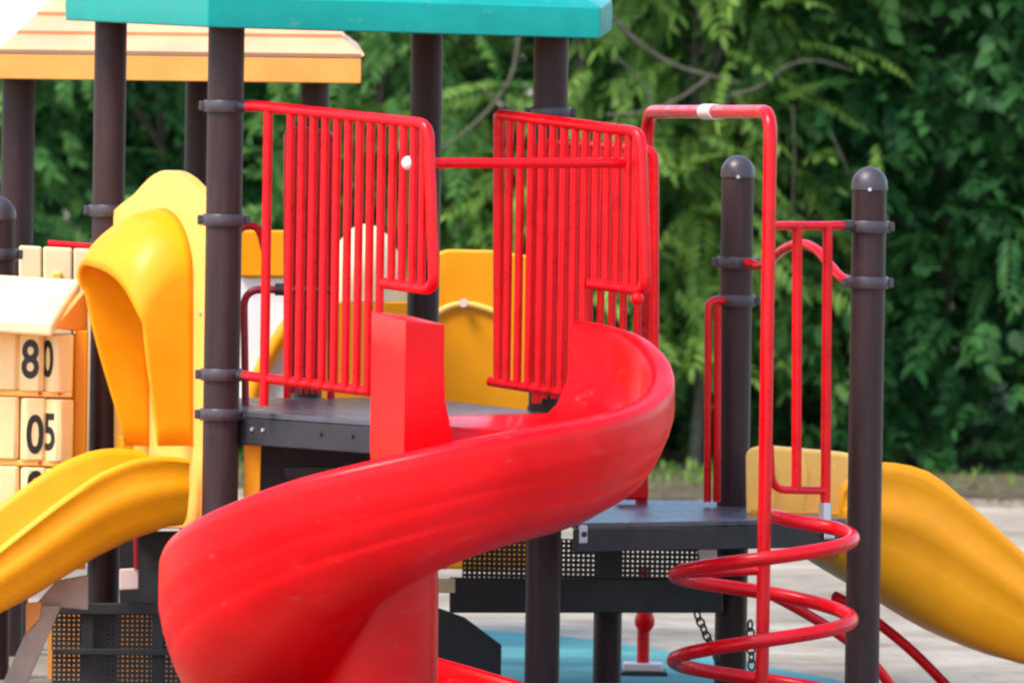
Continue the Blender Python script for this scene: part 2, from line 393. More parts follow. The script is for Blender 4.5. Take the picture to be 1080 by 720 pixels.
# core column
A, B, Cc, Dd = (392,328,-.80), (428,338,-1.12), (469,342,-1.0), (433,333,-.68)
tops = [P(*q) for q in (A,B,Cc,Dd)]
mb = MB()
prof_z = [0,.25,.5,.75,1]
def ring(dz, k=0, flare=0):
    out = []
    c0 = sum(tops, Vector())/4
    for i, p in enumerate(tops):
        w = Vector((p.x-c0.x, p.y-c0.y, 0)); q = p + w*k
        q = Vector((q.x + (flare if i in (2,3) else 0), q.y, (p.z+dz)))
        out.append(q)
    return out
rings = [[Vector((p.x,p.y,0.0)) for p in ring(0,-.3)], [Vector((p.x,p.y,.45)) for p in ring(0,-.2)], ring(-.42,0,.035), ring(-.36,0,.03), ring(-.30,.0,.02), ring(-.24,0,.006), ring(-.12,0,.001), ring(-.004,0), ring(0,-.02)]
mb.sweep(rings).build('core_column', RED_PL, slide, bevel=.024, angle=30, seg=3)
zf = rim[1][1]-.33
lip_rows = [[P(x0+(x1-x0)*k/6, y0-(y0-y1)*k/6, d0+(d1-d0)*k/6) for k in range(7)] for x0,x1,y0,y1,d0,d1 in
            ((438,608,439.5,436.5,-.40,-.18),(440,610,442,438,-.50,-.26),(443,616,447,441,-.60,-.34),(446,622,453,446,-.72,-.44),(450,628,462,453,-.84,-.54),(455,634,474,463,-.95,-.64),(460,640,490,478,-1.06,-.74))]
MB().sweep(lip_rows, closed=False, caps=False).build('entry_lip', RED_PL, slide, solid=.01, angle=60)
drum = P(396,650,-.93); MB().lathe((drum.x,drum.y,0), [(.196,0),(.196,.2),(.195,.4),(.19,.56)], 36).build('drum', RED_PL, slide)
MB().tube([P(395,445,-.78), P(395,458,-.78)], .012, 8).build('bolt', WHITE, slide)

# ------------------------------------------------------------------ left yellow slide with hood
nl = Vector((-.93,-.37,0)); tl = Vector((.37,-.93,0))
def pan(px, py): return P(px, py, .92*(1-(px-116)/122))
ysl = thing('hooded_slide', 'yellow slide with a rounded entrance hood going down left of the front brown post', 'slide', (pan(165,560).x, pan(165,560).y, 0))
out = [(120,557),(119,222),(128,214),(140,205),(150,194),(160,185),(171,180),(183,181),(195,188),(206,199),(213,206),(218,209),(218,545),(200,548)]
outl = spline([pan(*q) for q in out[1:12]], 5)
MB().prism([pan(*out[0])]+outl+[pan(218,545), pan(200,557)], -nl*.045).build('hood_panel', YEL_L, ysl, bevel=.01, seg=3)
def hood():
    base = []
    kt = [(-40,.115),(0,.165),(45,.205),(90,.235),(135,.245),(180,.215),(220,.075)]
    dt = [(-40,.0),(0,.15),(45,.175),(90,.18),(135,.13),(180,.05),(220,0)]
    rings = []
    for a in range(-40, 221, 5):
        aa = min(180, max(0, a)); px = 171+(32 if aa < 90 else 14)*math.cos(R(aa)); py = 292-70*math.sin(R(aa))
        if a < 0: py = 292+178*(-a/40)
        if a > 180: py = 292+178*((a-180)/40)
        base.append((aa, a, pan(px, py)))
    for s in range(0, 11):
        t = s/10; row = []
        for aa, a, p in base:
            k = smooth_table(kt, a); dz = smooth_table(dt, a)
            bulge = math.sin(t*math.pi/2)
            row.append(p + nl*(k*(.35*t+.65*bulge)+.001) - Z*dz*(t**1.7))
        rings.append(row)
    return MB().sweep(rings, closed=False, caps=False)
hd = hood().build('hood', YEL, ysl, solid=.016, angle=60)
MB().tube([pan(198,417)+nl*.075, pan(198,417)+nl*.075+Vector((-.012,-.03,0))], .011, 10).build('bolt', PALE, ysl)
MB().box(pan(138,468)+nl*.02, (.04,.05,.05), (nl,tl,Z)).build('hood_foot', YEL, ysl, bevel=.006)
for sx_, sy_ in ((128,240),(128,330),(212,235),(212,330),(212,440),(128,440)):
    q = pan(sx_,sy_); MB().tube([q-nl*.001, q+nl*.007], .007, 10).build('screw', STEEL, ysl)
# chute
near = [(200,483),(186,481),(170,480),(155,481),(140,484),(124,490),(108,497),(92,507),(76,518),(58,531),(40,545),(20,561),(0,577),(-30,601),(-60,625),(-90,648)]
low = [(200,556),(186,557),(170,564),(155,569),(140,575),(124,583),(108,591),(92,601),(76,611),(58,622),(40,633),(20,643),(0,653),(-30,668),(-60,683),(-90,700)]
W = .42
rings = []
for (nx, ny), (lx, ly) in zip(near, low):
    d = .16 + (nx-200)/333*.37/.93
    a = P(nx, ny, d); D = a.z - P(lx, ly, d).z
    def q(w, h): return a - tl*(w*W) + Z*(-h*D)
    rings.append([q(*p) for p in ((.02,.01),(.0,.03),(-.012,.07),(.0,.12),(.004,.33),(-.006,.35),(-.006,.55),(.006,.58),(.02,.75),(.05,.88),(.12,.97),(.25,1.0),(.75,1.0),(.88,.97),(.95,.88),(1,.1),(1.01,.05),(1.0,.0),(.97,-.02),(.94,.0),(.92,.08),(.89,.6),(.8,.78),(.7,.82),(.3,.82),(.2,.78),(.12,.6),(.08,.12),(.06,.02))])
MB().sweep(rings).build('chute', YEL, ysl, angle=50)
# tan support bracket and leg
def quad(pts, d, th=.03): return MB().prism([P(x,y,d) for x, y in pts], (0,th,0))
quad([(38,636),(60,612),(93,606),(93,643),(62,640)], .25).build('support_bracket', TAN, ysl, bevel=.004)
quad([(40,638),(65,638),(28,722),(20,738),(-12,738),(2,722)], .22, .05).build('support_leg', TAN, ysl, bevel=.004)
quad([(27,636),(44,634),(42,652),(27,668)], .2, .02).build('support_gusset', ORG, ysl, bevel=.004)

# ------------------------------------------------------------------ counting block panel
DP = .72
cpn = thing('counting_panel', 'yellow counting toy with turning number blocks under a small pale roof', 'play panel', (P(40,500,DP).x, P(40,500,DP).y, 0))
quad([(-45,350),(90,352),(90,600),(-45,600)], DP+.16, .03).build('back_board', YEL, cpn, bevel=.004)
MB().box(P(85,430,DP+.1), (.04,.1,.5)).build('side_board', YEL, cpn, bevel=.006)
a_, b_2, c_, d_ = P(-60,285,DP+.25), P(86,294,DP+.25), P(56,340,DP-.17), P(-60,331,DP-.17)
MB().prism([d_, c_, b_2, a_], (0,0,-.05)).build('little_roof', CREAM, cpn, bevel=.016, seg=4)  # cream colour holds the blown-out sunlight on the top
MB().prism([P(58,346,DP-.14), P(93,304,DP+.2), P(93,350,DP+.2)], (-.02,0,0)).build('gable', ORG, cpn, bevel=.004)
cols = [6, 34, 61]
rows = [(349,411),(417,484),(490,560)]
def digit(ch, parent, p, h, rz, sx=1.0):
    cu = bpy.data.curves.new('digit', 'FONT'); cu.body = ch; cu.size = 1; cu.align_x = 'CENTER'; cu.align_y = 'CENTER'; cu.extrude = .012; cu.offset = .022
    to = bpy.data.objects.new('digit', cu); COL.objects.link(to)
    dg = bpy.context.evaluated_depsgraph_get(); me = bpy.data.meshes.new_from_object(to.evaluated_get(dg)); bpy.data.objects.remove(to)
    zs = [v.co.y for v in me.vertices]; xs = [v.co.x for v in me.vertices]; s = h/(max(zs)-min(zs)); xc = (max(xs)+min(xs))/2; yc = (max(zs)+min(zs))/2
    o0 = Vector(parent['_o']); rot = Matrix.Rotation(rz, 3, 'Z')
    for v in me.vertices:
        l = rot @ Vector(((v.co.x-xc)*s*sx, -v.co.z*s*.12, (v.co.y-yc)*s)); v.co = p + l - o0
    me.materials.clear(); me.materials.append(INK)
    ob = bpy.data.objects.new('digit', me); COL.objects.link(ob); ob.parent = parent; ob['_o'] = parent['_o']; return ob
dig = {(0,1):('8',378,42), (0,2):('0',378,40), (1,1):('0',457,42), (1,2):('5',455,40), (2,1):('8',516,42)}
for ri, (ya, yb) in enumerate(rows):
    for ci, cx in enumerate(cols):
        c = P(cx, (ya+yb)/2+cx*.05, DP); hh = (yb-ya)/333
        rz = [.1,-.12,-.85][ci] if ri == 0 else [.1,.25,-.7][ci]
        ringz = []
        for zz, k in ((-.5,.94),(-.47,1),(.47,1),(.5,.94)):
            ringz.append([c + Matrix.Rotation(rz,3,'Z') @ Vector((x_*k,y_*k,0)) + Z*zz*hh for x_, y_ in ((-.029,-.041),(.029,-.041),(.041,-.029),(.041,.029),(.029,.041),(-.029,.041),(-.041,.029),(-.041,-.029))])
        blk = MB().sweep(ringz).build('number_block', BLOCK, cpn, bevel=.011, seg=4)
        if (ri,ci) in dig:
            ch, dy, hpx = dig[(ri,ci)]
            nrm = Matrix.Rotation(rz,3,'Z') @ Vector((0,-1,0))
            digit(ch, blk, Vector((c.x,c.y,P(cx,dy,DP).z)) + nrm*.0425, hpx/333, rz, .7)
    quad([(-45,yb-1),(76,yb+2),(76,yb+8),(-45,yb+5)], DP-.028, .1).build('shelf', YEL_L, cpn, bevel=.003)
    for bx_ in (42,63):
        MB().tube([P(bx_,yb+4,DP-.028), P(bx_,yb+4,DP-.034)], .006, 8).build('bolt', RED_PL, cpn)

# cream panel behind the blocks
f5 = lambda px, py: P(px, py, 1.5)
cp2 = thing('cream_panel', 'cream slatted panel topped by a red rail behind the number blocks', 'play panel', (f5(60,330).x, f5(60,330).y, 0))
for i, (a, b) in enumerate(((20,44),(45.5,76),(77.5,100))):
    MB().prism([f5(a,258+a*.05), f5(b,258+b*.05), f5(b,520), f5(a,520)], (0,.03,0)).build('board', CREAM, cp2, bevel=.008, seg=3)
MB().tube([f5(50,257)+Vector((0,.05,0)), f5(112,262)+Vector((0,.05,0))], .011, 10).build('top_rail', RED_MT, cp2)
MB().box(f5(60,292)-Vector((0,.005,0)), (.035,.02,.035)).build('knob', YEL_L, cp2, bevel=.01, seg=3)

# short post at the far left
lp = thing('short_post', 'short brown post with a domed cap beside the number blocks', 'post', (P(-2,300,-.35).x, P(-2,300,-.35).y, 0), 'dome-capped posts')
zt = P(-3,208,1.25).z
po, xx = post(lp, -3, 300, 1.25, .0555, zt, cap=True)
pclamp(po, xx, .0555, -3, 268, 1.25)

# ------------------------------------------------------------------ rear yellow pieces
yp = thing('tunnel_panel', 'bright yellow moulded back panel with a rounded hood between the red rails', 'play panel', (P(460,430,2.3).x, P(460,430,2.3).y, 0))
f6 = lambda px, py: P(px, py, 2.3)
MB().prism(fillet([f6(352,600), f6(352,330), f6(400,318), f6(424,300), f6(466,263), f6(520,264), f6(575,272), f6(575,600)], .03), (0,.04,0)).build('panel', YEL, yp, bevel=.012, seg=3)
# moulded arched rib and knob on the panel
MB().tube(spline([f6(455,335)-Vector((0,.005,0)), f6(475,323)-Vector((0,.005,0)), f6(500,322)-Vector((0,.005,0)), f6(530,332)-Vector((0,.005,0))], 6), .012, 12).build('moulded_rib', YEL_L, yp)
MB().tube([f6(489,319)-Vector((0,.02,0)), f6(489,319)-Vector((0,.045,0))], .014, 12).build('knob', PALE, yp)
# dome hood, sun-blown yellow plastic drawn as cream
rings = []
cx_, top_ = 386, 236
for i in range(0, 13):
    a = R(90*i/12); rr = math.cos(a); row = []
    for k in range(0, 25):
        ph = R(180*k/24)
        px = cx_+44*math.cos(ph)*(.35+.65*rr) ; py = 318-82*math.sin(ph)*(.35+.65*rr)
        row.append(P(px, py, 2.29-.30*math.sin(a)))
    rings.append(row)
dm = MB().sweep(rings, closed=False, caps=False)
n_ = len(dm.v); dm.v += [P(cx_,318,1.99)]
dm.f += [(12*25+k, 12*25+k+1, n_) for k in range(24)]
dm.build('hood', CREAM, yp, angle=70)
quad([(336,318),(432,318),(432,445),(336,445)], 1.99, .02).build('hood_front', YEL, yp, bevel=.008)
for x in (515,556):
    quad([(x,428),(x+7,428),(x+7,446),(x,446)], 1.3, .03).build('foot_bracket', BLACK, yp, bevel=.003)

sp_ = thing('activity_panel', 'yellow topped play panel with a lower board whitened for sunlight, glimpsed between the front left post and the red rail', 'play panel', (P(280,430,1.25).x, P(280,430,1.25).y, 0))
quad([(252,243),(306,243),(306,292),(252,292)], 2.2, .04).build('upper_board', YEL, sp_, bevel=.008)
quad([(252,293),(304,293),(304,440),(252,440)], 2.23, .03).build('sunlit_board', WHITE, sp_, bevel=.006)  # white colour stands for sunlight on the slide floor beyond
cv = spline([P(x_,y_,2.2) for x_,y_ in ((310,335),(298,352),(282,378),(268,410),(262,440))], 6)
MB().tube(cv, .026, 10).build('yellow_edge', YEL, sp_)
quad([(257,446),(276,446),(274,535),(257,535)], .02, .03).build('lower_board', YEL, sp_, bevel=.004)
hp = thing('hoop_rail', 'dark red bent hoop rail behind the front left post, at deck height', 'rail', (P(275,420,.6).x, P(275,420,.6).y, zd), 'small red hoops behind the front left post')
MB().tube(fillet([P(259,428,.6), P(257,305,.6), P(350,306,.6)], .06), .0125, 12).build('hoop', DKRED, hp)
MB().tube([P(290,305,.6), P(306,305.5,.6)], .02, 12).build('sleeve', CLAMP, hp)
hq = MB().tube(spline([P(244,266,.9), P(251,245,.9), P(262,238,.9), P(273,243,.9), P(279,264,.9)], 6), .0125, 12).build('hoop_rail', RED_MT, base=P(262,266,.9))
tag(hq, 'small red rounded hoop just above the yellow board behind the post', 'rail', 'small red hoops behind the front left post')

# ------------------------------------------------------------------ orange roof tower behind
ot = thing('play_tower', 'rear play tower with a faded orange slatted roof on brown posts', 'play tower', (P(190,500,3).x, P(190,500,3).y, 0))
zo = P(200,75,3).z
post(ot, 19, 150, 2.9, .0555, zo); post(ot, 210, 150, 3.7, .049, zo); post(ot, 332, 97, 3.1, .049, zo)
post(ot, 326, 300, 1.62, .046, zd+.25)
post(ot, 8, 690, 2.6, .05, P(8,560,2.6).z)
L, Rr = P(-3,57,2.6), P(381,62,2.6)
fh = .083
rfo = MB().prism([L-Z*fh, Rr-Z*fh, Rr, L], (0,.03,0)).build('fascia', ORG, ot, bevel=.004)
LB = P(-190,45,3.8); RB = P(374,50,4.6)
MB().prism([Rr-Z*fh+Vector((-.002,.032,0)), RB-Z*fh, RB, Rr+Vector((-.002,.032,0))], (-.03,0,0)).build('fascia', ORG, ot, bevel=.004)
MB().prism([L-Z*fh+Vector((-.006,.004,-.001)), LB-Z*fh, LB, L+Vector((-.006,.004,-.001))], (.02,.03,0)).build('fascia', ORG, ot, bevel=.004)
# roof face made of lapped boards
def face(L, Rr, tl_, tr_, n, m, lap=.016):
    up_n = (Rr-L).cross(tl_-L).normalized()
    if up_n.z < 0: up_n = -up_n
    for i in range(n):
        t0, t1 = i/n, (i+1)/n
        a, b, c, d = lerp(L,tl_,t0), lerp(Rr,tr_,t0), lerp(Rr,tr_,t1), lerp(L,tl_,t1)
        mb = MB().add([a,b,c,d, a+up_n*lap, b+up_n*lap, c+up_n*.003, d+up_n*.003], [(3,2,1,0),(4,5,6,7),(0,1,5,4),(1,2,6,5),(2,3,7,6),(3,0,4,7)])
        mb.build('roof_board', m, ot, bevel=.003)
TL, TR = P(120,-60,3.4), P(262,-60,3.4)
face(L+Z*.002, Rr+Z*.002, TL, TR, 6, PEACH)
face(LB+Z*.002, L+Z*.002, TL+Vector((-.05,.3,0)), TL, 1, WHITE, .01)  # sunlit side of the orange roof, its light painted in as white
face(Rr+Z*.002, RB+Z*.002, TR, TR+Vector((.0,.5,0)), 6, PEACH)
oc = (L+Rr+RB+LB)/4
tp = [lerp(p, oc, .12)-Z*.012 for p in (L,Rr,RB,LB)]
MB().prism(tp, (0,0,-.01)).build('roof_lining', BLACK, ot)

# ------------------------------------------------------------------ right step platform
pf = thing('step_platform', 'low dark platform between two dome-capped brown posts behind the red coil climber', 'platform', (P(750,560,.6).x, P(750,560,.6).y, 0))
p2, x2 = post(pf, 917, 200, .1, .0545, P(917,177,.1).z, cap=True)
pclamp(p2, x2, .0545, 917, 239, .1); pclamp(p2, x2, .0545, 917, 298, .1)
p6, x6 = post(pf, 778, 200, 1.25, .0525, P(778,165,1.25).z, cap=True)
pclamp(p6, x6, .0525, 778, 277, 1.25); pclamp(p6, x6, .0525, 778, 317, 1.25)
zr = P(605,551.5,-.12).z
rd = [onz(603,551.5,zr), onz(893,546.5,zr), onz(800,529,zr), onz(636,526,zr)]
rdk = MB().prism(rd, (0,0,-.018)).build('deck', DECKT, pf, bevel=.004)
b3, t3, n3 = beam(rd[0]+Vector((.02,0,0)), rd[1], .072, .03, 'deck_beam', DECKM, rdk, dz=-.019)
for x in (648,676,715,742,835):
    q = P(x, 565-(x-600)*.017, 0); tt = (q.x-rd[0].x)/(rd[1].x-rd[0].x); q = lerp(rd[0],rd[1],tt)-Z*.045
    MB().tube([q+n3*.004, q-n3*.003], .008, 8).build('bolt', BLACK, rdk)
q = lerp(rd[0],rd[1],.035)-n3*.008-Z*.035
MB().box(q, (.034,.012,.06), (t3,n3,Z)).build('joint_plate', STEEL, rdk, bevel=.006)
MB().tube([q, q-n3*.012-Z*0], .009, 8).build('bolt', BLACK, rdk)
q = lerp(rd[0],rd[1],.93)-n3*.012-Z*.05
MB().box(q, (.04,.012,.03), (t3,n3,Z)).build('joint_plate', STEEL, rdk, bevel=.006)
# lower landing with perforated riser, behind
p7, x7 = post(pf, 641, 650, 1.5, .0465, P(641,572,1.5).z)
def perforated(a, b, h, nx, nz, hole, name, m, parent, th=.004):
    a = Vector(a); b = Vector(b); X = (b-a)/nx; Zs = Vector((0,0,-h/nz)); mb = MB()
    vs = []; fs = []
    for i in range(nx):
        for j in range(nz):
            o = a + X*i + Zs*j; k = (1-hole)/2; s = len(vs)
            vs += [o, o+X, o+X+Zs, o+Zs, o+X*k+Zs*k, o+X*(1-k)+Zs*k, o+X*(1-k)+Zs*(1-k), o+X*k+Zs*(1-k)]
            fs += [(s,s+1,s+5,s+4),(s+1,s+2,s+6,s+5),(s+2,s+3,s+7,s+6),(s+3,s,s+4,s+7)]
    mb.add(vs, fs); return mb.build(name, m, parent, solid=th, smooth=False)
perforated(P(488,566,1.1), P(738,570,1.1), .138, 48, 9, .38, 'perforated_riser', BLACK, pf)
quad([(735,566),(760,566),(760,612),(735,612)], 1.1, .02).build('riser_end', BLACK, pf)
quad([(474,609),(762,611),(762,646),(474,646)], 1.08, .05).build('lower_beam', BLACK, pf, bevel=.004)
quad([(460,640),(490,651),(529,680),(528,735),(455,735)], .95, .03).build('step_stringer', BLACK, pf, bevel=.004)
quad([(461,610),(480,610),(480,625),(461,625)], 1.05, .02).build('joint_plate', CREAM, pf, bevel=.003)
quad([(736,574),(755,572),(757,592),(738,594)], .9, .02).build('joint_plate', PALE, pf, bevel=.004)
quad([(652,500),(684,497),(684,527),(650,527)], 1.25, .03).build('pink_stop', RED_PL, pf, bevel=.01)

# step unit under the main tower, black with square holes
st = thing('perforated_steps', 'black perforated step panels under the deck left of the red slide', 'steps', (P(170,700,.7).x, P(170,700,.7).y, 0))
perforated(P(55,646,.75), P(240,648,.75), .12, 36, 8, .38, 'perforated_panel', BLACK, st)
perforated(P(55,688,.72), P(240,690,.72), .14, 36, 9, .38, 'perforated_panel', BLACK, st)
quad([(55,636),(250,636),(250,649),(55,647)], .7, .04).build('step_edge', BLACK, st, bevel=.003)
quad([(55,684),(250,684),(250,692),(55,690)], .68, .04).build('step_edge', BLACK, st, bevel=.003)
quad([(50,640),(240,640),(240,760),(50,760)], 1.3, .03).build('back_board', ORG, st)
quad([(126,560),(240,560),(240,636),(126,636)], .8, .03).build('upper_panel', BLACK, st, bevel=.003)
for a in (86,160,203): quad([(a,645),(a+12,645),(a+12,728),(a,728)], .715, .03).build('stile', BLACK, st)
quad([(126,600),(146,599),(146,621),(126,622)], .66, .03).build('joint_plate', PALE, st, bevel=.004)
MB().tube([P(143,560,.66), P(144,600,.66)], .008, 8).build('tie_rod', DKRED, st)

# ------------------------------------------------------------------ right railing
rr_ = thing('side_railing', 'red side railing with a wavy handle bar between the two dome-capped posts', 'railing', (P(850,525,.3).x, P(850,525,.3).y, zr))
f8 = rail(815, 905, -.2, .08)
MB().tube([f8(812,238), f8(893,238)], .014, 12).build('top_rail', RED_MT, rr_)
MB().tube([f8(888,238), f8(904,238)], .017, 12).build('sleeve', CLAMP, rr_)
MB().tube(fillet([f8(812,470), f8(814,516), f8(868,517)], .06), .013, 12).build('bottom_rail', RED_MT, rr_)
MB().tube([f8(841,238), f8(840,516)], .0165, 12).build('baluster', RED_MT, rr_)
MB().tube([f8(873,238), f8(870.5,532)], .0165, 12).build('baluster', RED_MT, rr_)
MB().tube([f8(870.5,530), f8(870,548)], .021, 12).build('foot_sleeve', STEEL, rr_)
wv = spline([P(788,277,1.2), P(802,280,1.0), P(815,272,.8), P(828,262,.62), P(845,257,.5), P(862,264,.38), P(875,279,.28), P(888,293,.18), P(903,297,.12)], 6)
MB().tube(wv, .0155, 12).build('wavy_handle', RED_MT, rr_)
hr = thing('hand_rail', 'narrow red bent handrail on the left of the rear dome-capped post', 'railing', (P(752,527,1.15).x, P(752,527,1.15).y, zr))
MB().tube(fillet([P(768,317,1.22), P(747,317,1.15), P(746,529,1.15)], .03), .0125, 12).build('frame', RED_MT, hr)
MB().tube([P(757,322,1.15), P(756,529,1.15)], .0125, 12).build('baluster', RED_MT, hr)

# ------------------------------------------------------------------ coil climber with arch
dcl = -.32
Pc = P(806,560,dcl); cxm, cym = Pc.x, Pc.y
cl = thing('coil_climber', 'red spiral coil climber with a tall overhead arch reaching the dark platform', 'climber', (cxm, cym, 0))
topz = P(810,118,dcl).z
tb = P(683,118,1.36)
arch = fillet([Vector((cxm,cym,0)), Vector((cxm,cym,topz)), Vector((tb.x,tb.y,tb.z)), Vector((tb.x,tb.y,zr))], .09)
MB().tube(arch, .0215, 16).build('pole', RED_MT, cl)
q0, q1 = P(741,117,.55), P(757,117,.32)
u_ = Vector((tb.x-cxm, tb.y-cym, tb.z-topz)); mid = Vector((cxm,cym,topz)) + u_*((q0.x+q1.x)/2-cxm)/u_.x
un = u_.normalized()
MB().tube([mid-un*.08, mid+un*.08], .025, 14).build('joint_sleeve', PALE, cl)
RC = .279
ys = [(90,541),(180,567),(270,588.5),(360,606),(450,624),(540,652.5),(630,675),(720,696),(810,716),(900,739)]
pts = []
for a in range(84, 901, 6):
    th = R(180-a)  # a=180 -> right
    rr2 = RC*min(1, max(0, (a-84)/60))**.5 if a < 144 else RC
    # a: 90 back, 180 right, 270 front, 360 left
    x = cxm + rr2*(-math.cos(R(a))) ; y = cym + rr2*math.sin(R(a))
    py = smooth_table(ys, a); zz = P(806, py + (806-540)*0, y-Y0).z + (cxm - cxm)*0
    zz = P(806-(math.cos(R(a)))*RC*333, py, y-Y0).z
    if a < 84+1: x, y = cxm, cym
    pts.append(Vector((x,y,max(zz,.03))))
MB().tube(pts, .0225, 14).build('coil', RED_MT, cl)
lx = P(716,605,dcl); MB().tube([Vector((cxm,cym,P(806,601,dcl).z)), Vector((cxm-RC,cym,lx.z))], .015, 12).build('rung', RED_MT, cl)
ac = thing('arch_climber', 'pair of curved red climbing bars bending to the ground behind the right post', 'climber', (P(950,730,.6).x, P(950,730,.6).y, 0))
MB().tube(spline([P(808,624,.45), P(840,641,.5), P(872,660,.55), P(902,681,.6), P(925,704,.62), P(940,724,.64), P(952,745,.66)], 6), .017, 12).build('bar', RED_MT, ac)
MB().tube(spline([P(880,628,.9), P(905,642,.95), P(928,658,1.0), P(962,686,1.05), P(996,720,1.1), P(1012,740,1.12)], 6), .017, 12).build('bar', RED_MT, ac)

# red post on a base plate behind
rp = thing('low_post', 'thin red post bolted to a pale base plate under the dark platform', 'post', (P(678,708,2.0).x, P(678,708,2.0).y, 0))
b0p = P(678,708,2.0); b0p.z = 0
MB().box(b0p+Z*.03, (.13,.16,.025)).build('base_plate', PALE, rp, bevel=.004)
MB().box(b0p+Z*.009, (.16,.2,.016)).build('base_pad', BLACK, rp, bevel=.004)
MB().tube([b0p+Z*.044, b0p+Z*.36], .021, 14).build('shaft', RED_MT, rp)
MB().lathe(P(680,654,1.98), [(.001,-.04),(.02,-.034),(.032,-.015),(.034,.005),(.026,.026),(.001,.034)], 16).build('collar', RED_PL, rp)
# chains
def chain(a, b, n, lab):
    a = Vector(a); b = Vector(b); t = (b-a).normalized(); s1 = Vector((1,0,0)); s1 = (s1-t*s1.dot(t)).normalized(); s2 = t.cross(s1)
    e_ = thing('chain', lab, 'chain', a)
    L = (b-a).length/n
    for i in range(n):
        c = a + (b-a)*((i+.5)/n); sd = s1 if i % 2 else (s1*.6+s2*.8)
        MB().tube([c + t*(L*.68*math.cos(2*math.pi*k/14)) + sd*(.0115*math.sin(2*math.pi*k/14)) for k in range(14)], .0036, 7, loop=True).build('link', BLACK, e_)
chain(P(734,645,1.05), P(757,696,.95), 7, 'black link chain hanging from the dark beam left of the rear post')
chain(P(791,655,1.1), P(793,705,1.05), 6, 'short black link chain hanging right beside the rear post')
td = MB().tube([P(766+14*math.cos(R(a)), 722-18*math.sin(R(a)), .9) for a in range(0,360,20)], .02, 10, loop=True)

# ------------------------------------------------------------------ right yellow slide
ys2 = thing('open_slide', 'orange-yellow open slide with high sides running down to the right edge', 'slide', (P(900,600,.9).x, P(900,600,.9).y, 0))
near = [(890,512),(896,504),(904,496),(914,490),(928,487),(945,488),(962,491),(980,497),(998,509),(1018,526),(1040,545),(1062,565),(1084,585),(1120,618),(1160,650),(1200,676)]
low = [(890,594),(896,597),(904,602),(914,608),(928,616),(945,626),(962,636),(980,647),(998,658),(1018,669),(1040,679),(1062,688),(1084,696),(1120,706),(1160,714),(1200,720)]
ta = Vector((-.34,.94,0)); W2 = .5; rings = []
for i, ((nx, ny), (lx_, ly)) in enumerate(zip(near, low)):
    d = .6 + (nx-890)/333*.36
    a = P(nx, ny, d); D = a.z - P(lx_, ly, d).z
    far_up = 0
    def q(w, h, hh=0): return a + ta*(w*W2) + Z*(-h*D + hh)
    pr = [(.02,.0,0),(.0,.03,0),(-.01,.08,0),(.004,.14,0),(.006,.3,0),(-.004,.32,0),(-.006,.48,0),(.006,.5,0),(.01,.66,0),(.03,.8,0),(.08,.93,0),(.18,1.0,0),(.7,1.0,0),(.85,.95,0),(.95,.8,0),(1,.1,far_up),(1.01,.03,far_up),(.99,-.01,far_up),(.96,.0,far_up),(.94,.1,far_up),(.91,.55,far_up*.3),(.8,.78,0),(.65,.85,0),(.3,.85,0),(.18,.75,0),(.1,.5,0),(.075,.12,0),(.06,.02,0)]
    rings.append([q(*p) for p in pr])
MB().sweep(rings).build('chute', YEL, ys2, angle=50)
MB().prism(fillet([P(786,560,.8), P(785,474,.8), P(800,469,.82), P(880,476,.97), P(896,479,.98), P(896,560,.98)], .05), Vector((.02,.05,0))).build('entrance_wall', YEL_L, ys2, bevel=.014, seg=3)
MB().prism([P(792,536,.7), P(890,540,.9), P(893,552,1.1), P(790,548,.98)], (0,0,-.03)).build('entrance_sill', YEL, ys2, bevel=.008)
for x in (815,848,880):
    MB().tube(spline([P(x-4,480,.82+(x-800)*.0019), P(x,505,.82+(x-800)*.0019-.004), P(x-3,538,.82+(x-800)*.0019)], 5), .014, 10).build('moulded_rib', YEL_L, ys2)

# ------------------------------------------------------------------ trees
def leaf_quad(base, dirv, side, nrm, L, W, droop):
    # pointed oval leaf of 6 verts bent along its length
    p0 = base; p1 = base+dirv*L*.3+side*W*.5; p2 = base+dirv*L*.3-side*W*.5
    p3 = base+dirv*L*.68+side*W*.42-nrm*droop*L*.3; p4 = base+dirv*L*.68-side*W*.42-nrm*droop*L*.3; p5 = base+dirv*L-nrm*droop*L
    return [p0,p1,p2,p3,p4,p5]
LF = [(0,1,2),(1,3,4,2),(3,5,4)]
def frond(kind):
    r = np.random.default_rng(int(rng.integers(1e9))); V = []
    if kind == 'pinnate':
        n = 9; L = .24
        for i in range(n):
            t = (i+.6)/n; x = L*t; z = -.09*t*t
            for s in (-1,1):
                ln = .075*(1-.45*abs(t-.4))*r.uniform(.85,1.15)
                dv = np.array([.55, s*.8, -.3+r.normal(0,.12)]); dv /= np.linalg.norm(dv)
                sd = np.cross([0,0,1], dv); sd /= np.linalg.norm(sd)
                V += leaf_quad(np.array([x,0,z]), dv, sd, np.array([0,0,1.]), ln, .021, r.uniform(.1,.5))
        V += leaf_quad(np.array([L,0,-.09]), np.array([.85,0,-.5]), np.array([0,1.,0]), np.array([0,0,1.]), .07, .022, .2)
    else:
        n = 8; L = .2
        for i in range(n):
            t = (i+.5)/n; s = 1 if i % 2 else -1
            dv = np.array([.7, s*.65, r.normal(-.15,.3)]); dv /= np.linalg.norm(dv)
            sd = np.cross([0,0,1], dv); sd /= np.linalg.norm(sd)
            V += leaf_quad(np.array([L*t,0,-.05*t*t]), dv, sd, np.array([0,0,1.]), r.uniform(.055,.085), r.uniform(.036,.05), r.uniform(.1,.5))
    return np.array(V)
FR = {k: [frond(k) for _ in range(5)] for k in ('pinnate','broad')}
